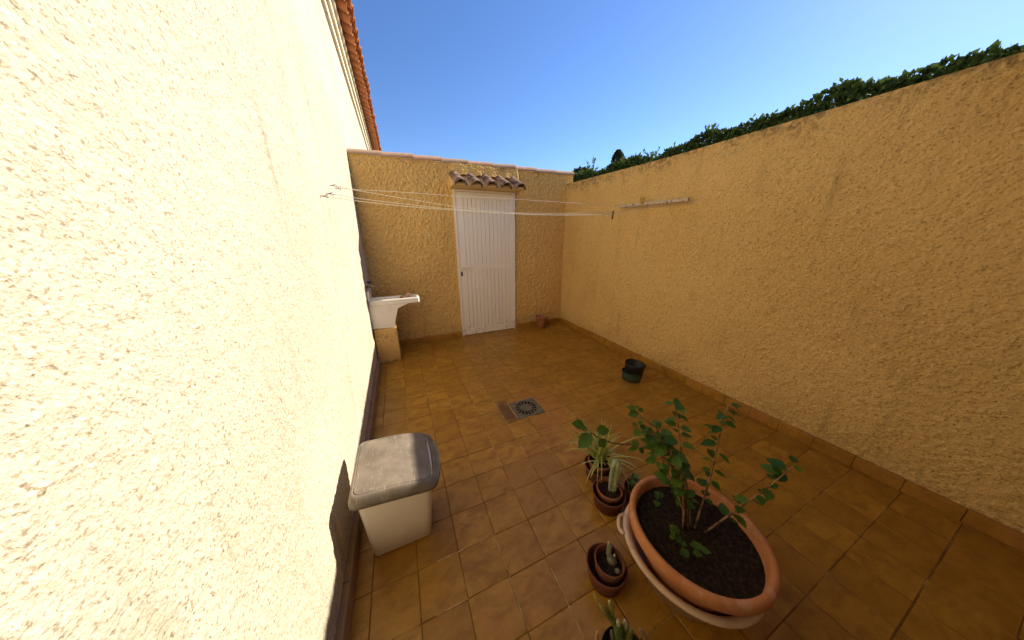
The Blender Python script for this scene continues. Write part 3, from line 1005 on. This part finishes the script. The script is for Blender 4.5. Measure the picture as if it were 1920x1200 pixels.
# column cactus in two nested pots
pot_thing('outer_pot', (.684, -.712, .0012), .097, .1, .078, m_terra_dark, 'patterned dark terracotta cover pot around the column cactus pot', 'flowerpot', band=.02)
cc = root('column_cactus', (.684, -.714, .012), 'single upright grey green column cactus in a clay pot', 'potted plant')
obj('pot', pot_bm((.684, -.714, .012), .074, .118, .055, band=.03), m_terra, cc, True)
obj('soil', soil_bm((.684, -.714, .012), .065, .107), m_soil, cc)
path = smooth_path([(.700, -.716, .105), (.704, -.714, .16), (.710, -.711, .22), (.716, -.708, .275), (.722, -.705, .315)], 6)
bm = bmesh.new()
ribs = lambda a: .62 + .38*abs(math.cos(2*a))**1.2
cr = lambda f: .030*(.62+.38*min(1, f*3))*max(.02, (1-max(0, f-.72)**2/.0784))**.5
tube(bm, path, cr, 40, ribs)
obj('stem', bm, m_cact, cc, True)
bm = bmesh.new()
fr = frames(path)
for i in range(1, len(fr)-1):
    p, t_, u_, v_ = fr[i]
    for k in range(4):
        a = k*math.pi/2; r_ = cr(i/(len(fr)-1))
        dv = u_*math.cos(a)+v_*math.sin(a)
        for q in range(5):
            e = (dv + t_*random.uniform(-.7, .7) + u_*random.uniform(-.4, .4) + v_*random.uniform(-.4, .4)).normalized()
            b0 = p + dv*r_*.98 + t_*random.uniform(-.004, .004)
            sdd = e.cross(t_).normalized()*.0007
            bm.faces.new((bm.verts.new(b0-sdd), bm.verts.new(b0+sdd), bm.verts.new(b0+e*random.uniform(.005, .011))))
obj('spines', bm, m_spine, cc)

# succulent in a dark pot behind the big pot
su = root('succulent', (.85, -.75, .0012), 'small pale green rosette succulent in a dark pot behind the big planter', 'potted plant')
obj('pot', pot_bm((.85, -.75, .0012), .058, .1, .045, th=.004), m_terra_dark, su, True)
obj('soil', soil_bm((.85, -.75, 0), .053, .085), m_soil, su)
bm = bmesh.new()
for (qx, qy, qz, sc) in ((.835, -.745, .115, 1.0), (.862, -.735, .135, 1.1), (.87, -.765, .12, .9), (.885, -.745, .105, .8)):
    tube(bm, [(qx, qy, .085), (qx, qy, qz)], .004, 6)
    for k in range(9):
        a = k*2.4; el = .25 + .09*k
        d = Vector((math.cos(a)*math.cos(el), math.sin(a)*math.cos(el), math.sin(el)))
        leaf(bm, (qx, qy, qz), Vector((qx, qy, qz)) + d*.034*sc, .0095*sc, .15, -.1)
obj('rosette', bm, m_succ, su, True)

# big planter: beige tub, terracotta pot, hibiscus
tb = obj('plastic_tub', bmesh.new(), m_beige, None, True, loc=(.745, -1.12, .0012))
bm = bmesh.new()
lathe(bm, (0, 0, 0), [(0, 0), (.155, 0), (.16, .004), (.228, .182), (.248, .185), (.256, .193), (.254, .201), (.238, .203), (.224, .194), (.155, .012), (0, .012)], 64)
for v in bm.verts:
    la = math.radians(120); du = v.co.x*math.cos(la)+v.co.y*math.sin(la)
    v.co.x += du*.05*math.cos(la); v.co.y += du*.05*math.sin(la)
bmesh.ops.recalc_face_normals(bm, faces=bm.faces)
for f in bm.faces: f.smooth = True
bm.to_mesh(tb.data); bm.free()
tag(tb, 'round beige plastic tub holding the large terracotta planter', 'tub')
for ang in (134, 314):
    a = math.radians(ang)
    c = Vector((.745+.266*math.cos(a), -1.12+.266*math.sin(a), .195)); t_ = Vector((-math.sin(a), math.cos(a), 0)); e = Vector((math.cos(a), math.sin(a), 0))
    bm = bmesh.new()
    tube(bm, smooth_path([c-t_*.05-e*.004, c-t_*.026+e*.018, c+t_*.026+e*.018, c+t_*.05-e*.004], 5), .0095, 8)
    obj('handle', bm, m_beige, tb, True)
hb = root('hibiscus', (.745, -1.133, .0145), 'large round orange terracotta planter with leafy green hibiscus branches', 'potted plant')
bm = bmesh.new()
lathe(bm, (.745, -1.133, .0145), [(0, 0), (.140, 0), (.146, .004), (.232, .265), (.236, .27), (.256, .275), (.264, .29), (.264, .325), (.256, .336), (.244, .336), (.237, .328), (.234, .29), (.14, .02), (0, .02)], 72)
bmesh.ops.recalc_face_normals(bm, faces=bm.faces)
obj('pot', bm, m_terra_orange, hb, True)
obj('soil', soil_bm((.745, -1.133, 0), .233, .295), m_soil, hb)
STEM_A = [(0.308, -0.87, 0.806), (0.343, -0.884, 0.777), (0.379, -0.897, 0.751), (0.42, -0.911, 0.728), (0.467, -0.925, 0.712), (0.516, -0.938, 0.703), (0.544, -0.952, 0.697), (0.568, -0.965, 0.688), (0.612, -0.99, 0.67), (0.66, -1.03, 0.61), (.70, -1.08, .48), (.715, -1.105, .30)]
STEM_B = [(0.561, -0.889, 0.834), (0.581, -0.906, 0.81), (0.603, -0.924, 0.785), (0.634, -0.946, 0.761), (0.646, -0.959, 0.739), (0.665, -0.98, 0.69), (0.69, -1.03, 0.60), (.72, -1.08, .46), (.74, -1.11, .30)]
STEM_C = [(0.521, -0.927, 0.809), (0.542, -0.945, 0.781), (0.569, -0.961, 0.768), (0.592, -0.976, 0.755), (0.619, -0.993, 0.737), (0.66, -1.02, 0.67), (.70, -1.07, .52), (.73, -1.10, .30)]
STEM_D = [(.93, -1.05, .86), (.90, -1.06, .76), (.85, -1.09, .62), (.80, -1.11, .46), (.77, -1.12, .30)]
STEM_E = [(.82, -.90, .80), (.81, -.94, .70), (.79, -1.0, .56), (.77, -1.07, .42), (.76, -1.11, .30)]
STEM_G = [(.66, -.90, .74), (.675, -.93, .66), (.70, -.99, .54), (.725, -1.06, .42), (.74, -1.11, .30)]
STEM_F = [(.95, -1.28, .74), (.90, -1.25, .62), (.84, -1.20, .46), (.79, -1.15, .30)]
for st in (STEM_A, STEM_B, STEM_C, STEM_D, STEM_E, STEM_G, STEM_F):
    bm = bmesh.new()
    tube(bm, smooth_path(st, 3), lambda f: .0017 + .0032*f, 7)
    obj('branch', bm, m_stem, hb, True)
LEAVES = [((0.311, -0.868, 0.816), (0.267, -0.846, 0.826), 0.0104), ((0.326, -0.869, 0.801), (0.305, -0.862, 0.792), 0.007), ((0.335, -0.89, 0.781), (0.276, -0.883, 0.729), 0.0148), ((0.369, -0.882, 0.781), (0.42, -0.903, 0.784), 0.0115), ((0.381, -0.89, 0.742), (0.401, -0.91, 0.705), 0.0107), ((0.516, -0.937, 0.705), (0.55, -0.951, 0.708), 0.0073), ((0.54, -0.951, 0.695), (0.5, -0.939, 0.678), 0.0055), ((0.543, -0.954, 0.688), (0.563, -0.971, 0.667), 0.0064), ((0.612, -0.991, 0.668), (0.587, -0.985, 0.653), 0.0064), ((0.604, -0.996, 0.644), (0.559, -0.98, 0.632), 0.0082), ((0.561, -0.889, 0.837), (0.532, -0.874, 0.844), 0.0065), ((0.563, -0.89, 0.837), (0.582, -0.894, 0.848), 0.0046), ((0.579, -0.9, 0.828), (0.598, -0.905, 0.836), 0.0056), ((0.572, -0.899, 0.821), (0.534, -0.887, 0.808), 0.0093), ((0.638, -0.948, 0.759), (0.661, -0.954, 0.772), 0.0065), ((0.532, -0.936, 0.794), (0.514, -0.926, 0.802), 0.0062), ((0.537, -0.936, 0.802), (0.558, -0.942, 0.81), 0.0045), ((0.545, -0.946, 0.783), (0.566, -0.951, 0.793), 0.0071), ((0.542, -0.947, 0.776), (0.514, -0.943, 0.753), 0.0098), ((0.578, -0.955, 0.765), (0.606, -0.968, 0.76), 0.0072), ((0.592, -0.977, 0.75), (0.624, -0.992, 0.746), 0.0116), ((0.593, -0.967, 0.714), (0.556, -0.948, 0.723), 0.0064), ((0.623, -0.996, 0.7), (0.557, -0.968, 0.698), 0.0063), ((0.608, -0.985, 0.713), (0.633, -0.997, 0.708), 0.0108), ((0.623, -1.01, 0.627), (0.606, -1.009, 0.605), 0.0082)]
bm = bmesh.new()
for a, b, w in LEAVES:
    leaf(bm, a, b, w*1.75, .3, .14, upv=(-.45+random.gauss(0, .15), -.45+random.gauss(0, .15), .8))
for st in (STEM_D, STEM_E, STEM_G, STEM_F, STEM_B[4:], STEM_C[4:]):
    pts = smooth_path(st, 4)
    for i, p in enumerate(pts[:int(len(pts)*.8)]):
        for _ in range(2):
            a = random.uniform(0, 6.28); L = random.uniform(.03, .065)
            d = Vector((math.cos(a), math.sin(a), random.uniform(-.3, .5))).normalized()
            leaf(bm, p + d*.008, p + d*(.008+L), L*.33, .2, .15, upv=(random.gauss(0, .25), random.gauss(0, .25), 1))
# low seedlings on the soil
for (qx, qy) in ((.62, -1.11), (.60, -1.17), (.70, -.98), (.82, -1.0), (.66, -1.2), (.63, -1.13)):
    for k in range(5):
        a = random.uniform(0, 6.28); L = random.uniform(.02, .04)
        p = Vector((qx, qy, .335 + .012*k))
        leaf(bm, p, p + Vector((math.cos(a), math.sin(a), .25))*L, L*.4, .2, .15)
    tube(bm, [(qx, qy, .295), (qx, qy, .39)], .0015, 5)
obj('leaves', bm, m_leaf, hb, True)

# small cacti in two nested pots
pot_thing('outer_pot', (.412, -.987, .0012), .091, .1, .072, m_terra_dark, 'plain dark clay cover pot around the pot of tiny cacti', 'flowerpot', band=None)
sc_ = root('small_cacti', (.423, -.993, .012), 'tiny spiny cacti with pale buds in a small clay pot', 'potted plant')
obj('pot', pot_bm((.423, -.993, .012), .068, .118, .052, band=None), m_terra_dark, sc_, True)
obj('soil', soil_bm((.423, -.993, .012), .060, .100), m_soil, sc_)
bm = bmesh.new()
tube(bm, smooth_path([(.438, -.972, .1), (.448, -.962, .118), (.458, -.955, .14), (.462, -.952, .15)], 4), lambda f: .013*max(.05, 1-(2*f-1)**4)**.5, 12)
obj('leaning_cactus', bm, m_cact_d, sc_, True)
bm = bmesh.new()
lathe(bm, (.438, -.99, .098), [(0, 0), (.014, .0), (.02, .010), (.019, .022), (.011, .031), (0, .033)], 16)
for k in range(260):
    a = random.uniform(0, 6.28); e = random.uniform(0, 1.5)
    d = Vector((math.cos(a)*math.cos(e), math.sin(a)*math.cos(e), math.sin(e)))
    p = Vector((.438, -.99, .11)) + Vector((d.x*.0195, d.y*.0195, d.z*.021)); s_ = d.orthogonal().normalized()*.0006
    bm.faces.new((bm.verts.new(p-s_), bm.verts.new(p+s_), bm.verts.new(p+d*.006)))
obj('round_cactus', bm, m_cact_d, sc_)
for (p, r_, h_) in (((.457, -.946, .145), .0045, .016), ((.456, -.988, .118), .006, .018)):
    bm = bmesh.new(); lathe(bm, p, [(0, 0), (r_*.7, 0), (r_, h_*.4), (r_*.7, h_*.85), (0, h_)], 12)
    obj('bud', bm, m_cact_p, sc_, True)
bm = bmesh.new(); lathe(bm, (.437, -1.03, .1), [(0, 0), (.010, 0), (.013, .006), (.008, .012), (0, .014)], 12)
obj('pale_rosette', bm, m_cact_d, sc_, True)

# branching cactus at the bottom edge
bc = root('branching_cactus', (.262, -1.238, .0012), 'branching green cactus with yellowish finger stems in a black pot', 'potted plant')
obj('pot', pot_bm((.262, -1.238, .0012), .081, .13, .062, th=.004, band=.02), m_blackpot, bc, True)
obj('soil', soil_bm((.262, -1.238, 0), .075, .105), m_soil, bc)
def finger(name, pts, r, mat, shape=None, taper=True):
    bm = bmesh.new()
    tube(bm, smooth_path(pts, 5), (lambda f: r*(.6+.4*min(1, f*4))*max(.03, 1-max(0, f-.55)**2/.2025)**.55) if taper else r, 14, shape)
    fr_ = frames(smooth_path(pts, 5))
    for p, t_, u_, v_ in fr_[2:-1]:
        for k in range(5):
            a = random.uniform(0, 6.28); dv = u_*math.cos(a)+v_*math.sin(a); s_ = t_*.0006
            b0 = p + dv*r*.85
            bm.faces.new((bm.verts.new(b0-s_), bm.verts.new(b0+s_), bm.verts.new(b0+dv*.006)))
    obj(name, bm, mat, bc, True)
rib5 = lambda a: .85 + .15*math.cos(5*a)
finger('stem', [(.262, -1.216, .10), (0.254, -1.214, 0.164), (0.245, -1.213, 0.207), (0.239, -1.214, 0.246), (0.233, -1.215, 0.285), (0.228, -1.217, 0.312)], .0185, m_cact_g, rib5)
finger('arm', [(.246, -1.204, .215), (0.229, -1.2, 0.273), (0.219, -1.196, 0.302), (0.207, -1.193, 0.325), (0.19, -1.186, 0.352), (0.177, -1.181, 0.379), (0.167, -1.179, 0.403)], .0115, m_cact_y, rib5)
finger('arm', [(0.171, -1.18, 0.392), (0.163, -1.178, 0.410), (0.156, -1.176, 0.424), (0.144, -1.17, 0.455)], .0045, m_cact_y)
finger('arm', [(0.222, -1.197, 0.292), (0.216, -1.195, 0.332), (0.211, -1.191, 0.36), (0.205, -1.188, 0.387), (0.201, -1.19, 0.403)], .0082, m_cact_y, rib5)
finger('stem', [(.275, -1.225, .10), (0.263, -1.219, 0.194), (0.265, -1.22, 0.238), (0.259, -1.22, 0.275)], .0125, m_cact_y)
finger('bud', [(0.259, -1.22, 0.262), (0.256, -1.22, 0.285), (0.251, -1.219, 0.315)], .0085, m_cact_p)
finger('bud', [(0.232, -1.215, 0.290), (0.227, -1.214, 0.312), (0.223, -1.214, 0.33)], .0078, m_cact_p)
finger('arm', [(.28, -1.235, .10), (0.272, -1.229, 0.20), (0.27, -1.229, 0.241), (0.268, -1.235, 0.287)], .0125, m_cact_y)
finger('bud', [(.235, -1.21, .16), (0.228, -1.203, 0.21), (0.221, -1.199, 0.242)], .0085, m_cact_d)
finger('finger_stem', [(.205, -1.21, .10), (0.179, -1.184, 0.171), (0.173, -1.183, 0.22), (0.167, -1.188, 0.265)], .0065, m_cact_o)
finger('finger_stem', [(.325, -1.25, .10), (0.341, -1.251, 0.165), (0.318, -1.245, 0.237), (0.292, -1.247, 0.283)], .0085, m_cact_o)

# ------------------------------------------------------------------ clothes lines, bar, pegs
bar = root('clothesline_bar', (2.41, .75, 1.92), 'worn whitish bar fixed along the right wall for the clotheslines', 'bar')
bm = bmesh.new()
zb = lambda y: 1.936 - (1.205-y)*.035
loft(bm, [[(2.388, y, zb(y)-.015), (2.414, y, zb(y)-.015), (2.414, y, zb(y)+.015), (2.388, y, zb(y)+.015)] for y in (.30, .55, .8, 1.0, 1.205)])
bmesh.ops.recalc_face_normals(bm, faces=bm.faces)
bmesh.ops.bevel(bm, geom=list(bm.edges), offset=.003, segments=2, affect='EDGES')
obj('bar', bm, m_bar, bar)
for y in (.42, 1.13):
    bm = bmesh.new(); box(bm, (2.414, y-.018, zb(y)-.014), (XR+.01, y+.018, zb(y)+.012), 0, .002)
    obj('bracket', bm, m_steel, bar)
for y in (.68, .95):
    bm = bmesh.new(); lathe(bm, (0, 0, 0), [(0, .001), (.006, .001), (.006, -.003)], 10)
    bmesh.ops.rotate(bm, verts=bm.verts, cent=(0, 0, 0), matrix=Matrix.Rotation(math.radians(-90), 3, 'Y'))
    bmesh.ops.translate(bm, verts=bm.verts, vec=(2.387, y, zb(y)))
    obj('bolt', bm, m_black, bar)
LN = [('clothesline nearest the door, the highest and straightest of the four', 1.17, [(XL+.035, 1.955), (-.5, 1.953), (-.071, 1.952), (.167, 1.947), (.853, 1.945), (1.559, 1.941), (2.395, 1.939)]),
      ('sagging clothesline that starts high at left and crosses the lower two', .98, [(XL+.035, 1.944), (-.488, 1.913), (.151, 1.839), (.369, 1.818), (.771, 1.795), (1.361, 1.804), (1.7, 1.822), (2.1, 1.852), (2.392, 1.905)]),
      ('slack white clothesline hanging just above the one with the brown peg', .78, [(XL+.035, 1.858), (-.481, 1.833), (-.114, 1.804), (.113, 1.789), (.686, 1.768), (1.231, 1.774), (1.913, 1.806), (2.392, 1.90)]),
      ('lowest sagging clothesline with the brown peg clipped on it', .58, [(XL+.035, 1.815), (-.468, 1.792), (-.132, 1.768), (.305, 1.754), (.602, 1.746), (1.101, 1.746), (1.725, 1.771), (1.9, 1.783), (2.392, 1.890)])]
for k, (lab, y, pts) in enumerate(LN):
    r_ = root('clothesline', (XL, y, pts[0][1]), lab, 'clothesline', 'clotheslines strung across the patio')
    bm = bmesh.new()
    P = smooth_path([(x, y + (random.gauss(0, .006) if 0 < i < len(pts)-1 else 0), z) for i, (x, z) in enumerate(pts)], 6)
    tube(bm, P, .0021, 6)
    obj('cord', bm, m_cord, r_, True)
    bm = bmesh.new(); tube(bm, [(XL-.01, y, pts[0][1]), (XL+.03, y, pts[0][1])], .004, 8)
    ring = [(XL+.036+.009*math.cos(a), y, pts[0][1]+.009*math.sin(a)) for a in np.linspace(0, 2*math.pi, 13)]
    tube(bm, ring, .0028, 6)
    obj('wall_hook', bm, m_steel, r_, True)

def peg(loc, rot, mat, label):
    r_ = root('clothes_peg', loc, label, 'clothes peg')
    r_.rotation_euler = rot
    for s in (-1, 1):
        bm = bmesh.new()
        q = [(.0015*s, -.0055), (.0055*s, -.0055), (.0055*s, .0055), (.0015*s, .0055)]
        loft(bm, [[(x*1.35, y, -.036) for x, y in q], [(x, y, .004) for x, y in q], [(x*.9, y, .012) for x, y in q], [(x+.006*s, y, .040) for x, y in q]])
        bmesh.ops.recalc_face_normals(bm, faces=bm.faces)
        o_ = obj('jaw', bm, mat); o_.parent = r_
    bm = bmesh.new(); tube(bm, [(-.009, 0, .006), (.009, 0, .006)], .0042, 8)
    o_ = obj('spring', bm, m_steel); o_.parent = r_
    return r_
peg((1.718, .58, 1.762), (math.radians(4), math.radians(5), 1.2), m_peg, 'brown clothes peg clipped on the lowest line near the right wall')
peg((2.385, .855, 1.952), (math.radians(-8), math.radians(4), 1.4), m_pegy, 'yellow clothes peg on the bar, leaning towards the door')
peg((2.385, .825, 1.955), (math.radians(10), math.radians(-3), 1.6), m_pegy, 'yellow clothes peg on the bar, farther from the door')

# ------------------------------------------------------------------ hedge and trees beyond the walls
def cards(pos, size, nrm_bias=None, long=1.0, seed=0):
    """many leaf-sized quads as arrays"""
    r = np.random.default_rng(seed)
    n = len(pos)
    d = r.normal(size=(n, 3)); d /= np.linalg.norm(d, axis=1)[:, None]
    if nrm_bias is not None: d = d + nrm_bias; d /= np.linalg.norm(d, axis=1)[:, None]
    e = np.cross(d, r.normal(size=(n, 3))); e /= np.linalg.norm(e, axis=1)[:, None]
    s = size * r.uniform(.6, 1.4, n)[:, None]
    a = d*s*long; b = e*s*.5
    V = np.stack([pos - b*.6, pos + a*.5 - b, pos + a, pos + a*.5 + b], 1).reshape(-1, 3)
    F = np.arange(n*4).reshape(n, 4)
    return V, F
def card_obj(name, V, F, mat, parent, loc=(0, 0, 0)):
    me = bpy.data.meshes.new(name)
    me.from_pydata((V - np.array(loc)).tolist(), [], F.tolist())
    me.materials.append(mat)
    o_ = bpy.data.objects.new(name, me); COL.objects.link(o_); o_.parent = parent
    return o_
hg = root('hedge', (4.75, 3.0, -.06), 'dense clipped dark green hedge beyond the right boundary wall', 'hedge')
HX0, HX1, HY0, HY1 = 4.3, 5.3, -4.0, 9.0
def htop(y): return 3.05 + .03*np.sin(y*1.7) + .04*np.sin(y*4.1+1) + .03*np.sin(y*9.3) + np.where(y < 3.75, .03, .03) + np.where(y < 2.6, -.07, 0)
bm = bmesh.new()
ys = np.linspace(HY0, HY1, 66)
loft(bm, [[(HX0+.12, y, -.06), (HX1-.12, y, -.06), (HX1-.12, y, float(htop(y))-.16), (HX0+.12, y, float(htop(y))-.16)] for y in ys])
bmesh.ops.recalc_face_normals(bm, faces=bm.faces)
obj('inner_branches', bm, m_core, hg)
n = 60000
yy = rng.uniform(HY0, HY1, n)
tp_ = htop(yy)
face = rng.random(n) < .55
zz = np.where(face, tp_ - rng.random(n)**1.5*1.6, tp_ - rng.exponential(.04, n))
xx = np.where(face, HX0 + rng.exponential(.07, n) - .03*rng.random(n) + .05*np.sin(yy*7)*np.sin(zz*6), rng.uniform(HX0, HX1, n))
V, F = cards(np.stack([xx, yy, zz], 1), .038, np.array([-.4, 0, .7]), 1.5, 3)
card_obj('foliage', V, F, m_hedge, hg, (4.75, 3.0, -.06))
n = 1500
yy = np.concatenate([rng.uniform(HY0, HY1, n), rng.normal(4.55, .35, 250), rng.normal(3.2, .3, 150), rng.normal(2.2, .25, 150)])
zz = htop(yy) + rng.exponential(.035, len(yy)) - .05; xx = rng.uniform(HX0-.02, HX1, len(yy))
V, F = cards(np.stack([xx, yy, zz], 1), .035, np.array([0, 0, 1.2]), 1.8, 5)
card_obj('young_shoots', V, F, m_hedge_tip, hg, (4.75, 3.0, -.06))
for (sx, sy, hgt) in ((4.5, 4.36, .34), (4.45, 4.5, .2), (4.5, 2.62, .17), (4.6, 5.05, .22), (4.5, 3.3, .12), (4.55, 1.6, .16)):
    z0 = float(htop(sy)) - .1
    bm = bmesh.new()
    for k in range(4):
        dx, dy = random.gauss(0, .07), random.gauss(0, .09)
        tube(bm, [(sx, sy, z0), (sx+dx*.5, sy+dy*.5, z0+.1+hgt*.5), (sx+dx, sy+dy, z0+.1+hgt*random.uniform(.75, 1))], .004, 5)
        for q in range(12):
            f = random.uniform(.25, 1); a = random.uniform(0, 6.28)
            p = Vector((sx+dx*f, sy+dy*f, z0+.1+hgt*f*.9)); L = random.uniform(.03, .06)
            leaf(bm, p, p+Vector((math.cos(a)*.7, math.sin(a)*.7, .8))*L, L*.25, .2, .1, upv=(.3, .2, 1), n=3)
    obj('sprig', bm, m_hedge_tip, hg, False)

def tree(name, loc, label, crown_pts, size, mat, trunk, seed, bias):
    r_ = root(name, loc, label, 'tree')
    V, F = cards(crown_pts, size, bias, 1.3, seed)
    card_obj('crown', V, F, mat, r_, loc)
    bm = bmesh.new(); tube(bm, smooth_path(trunk, 4), lambda f: .16*(1-.75*f), 10)
    obj('trunk', bm, m_bark, r_, True)
# narrow cypress
n = 5000; cx_, cy_ = 20.25, 20.3
f = rng.random(n)**.8
R_ = .58*np.clip(np.minimum(1, (1-f)*12), .0, 1)**.5*(.55+.45*np.minimum(1, f*4))*np.sqrt(rng.uniform(.35, 1, n)); a = rng.uniform(0, 6.28, n)
tree('cypress_tree', (cx_, cy_, -.06), 'tall narrow dark cypress far behind the hedge', np.stack([cx_+R_*np.cos(a), cy_+R_*np.sin(a), 1.0+8.45*f], 1), .14, m_cypress,
     [(cx_, cy_, -.06), (cx_, cy_, 3), (cx_, cy_, 9)], 21, np.array([0, 0, 1.6]))
# rounded pine further left
n = 5000; cx_, cy_ = 26.7, 34.4
d = rng.normal(size=(n, 3)); d /= np.linalg.norm(d, axis=1)[:, None]; rr_ = rng.uniform(.6, 1, n)[:, None]
P = d*rr_*np.array([2.0, 2.0, 1.25]); P[:, 2] = np.maximum(P[:, 2], -.6)
P[:, 0] += .25*np.sin(P[:, 1]*3); P[:, 2] += .18*np.sin(P[:, 0]*4)*np.cos(P[:, 1]*3)
tree('pine_tree', (cx_, cy_, -.06), 'distant rounded dark pine crown just right of the end wall coping', P + np.array([cx_, cy_, 10.15]), .3, m_pine,
     [(cx_, cy_, -.06), (cx_+.3, cy_, 5), (cx_, cy_, 10.3)], 22, np.array([0, 0, .6]))
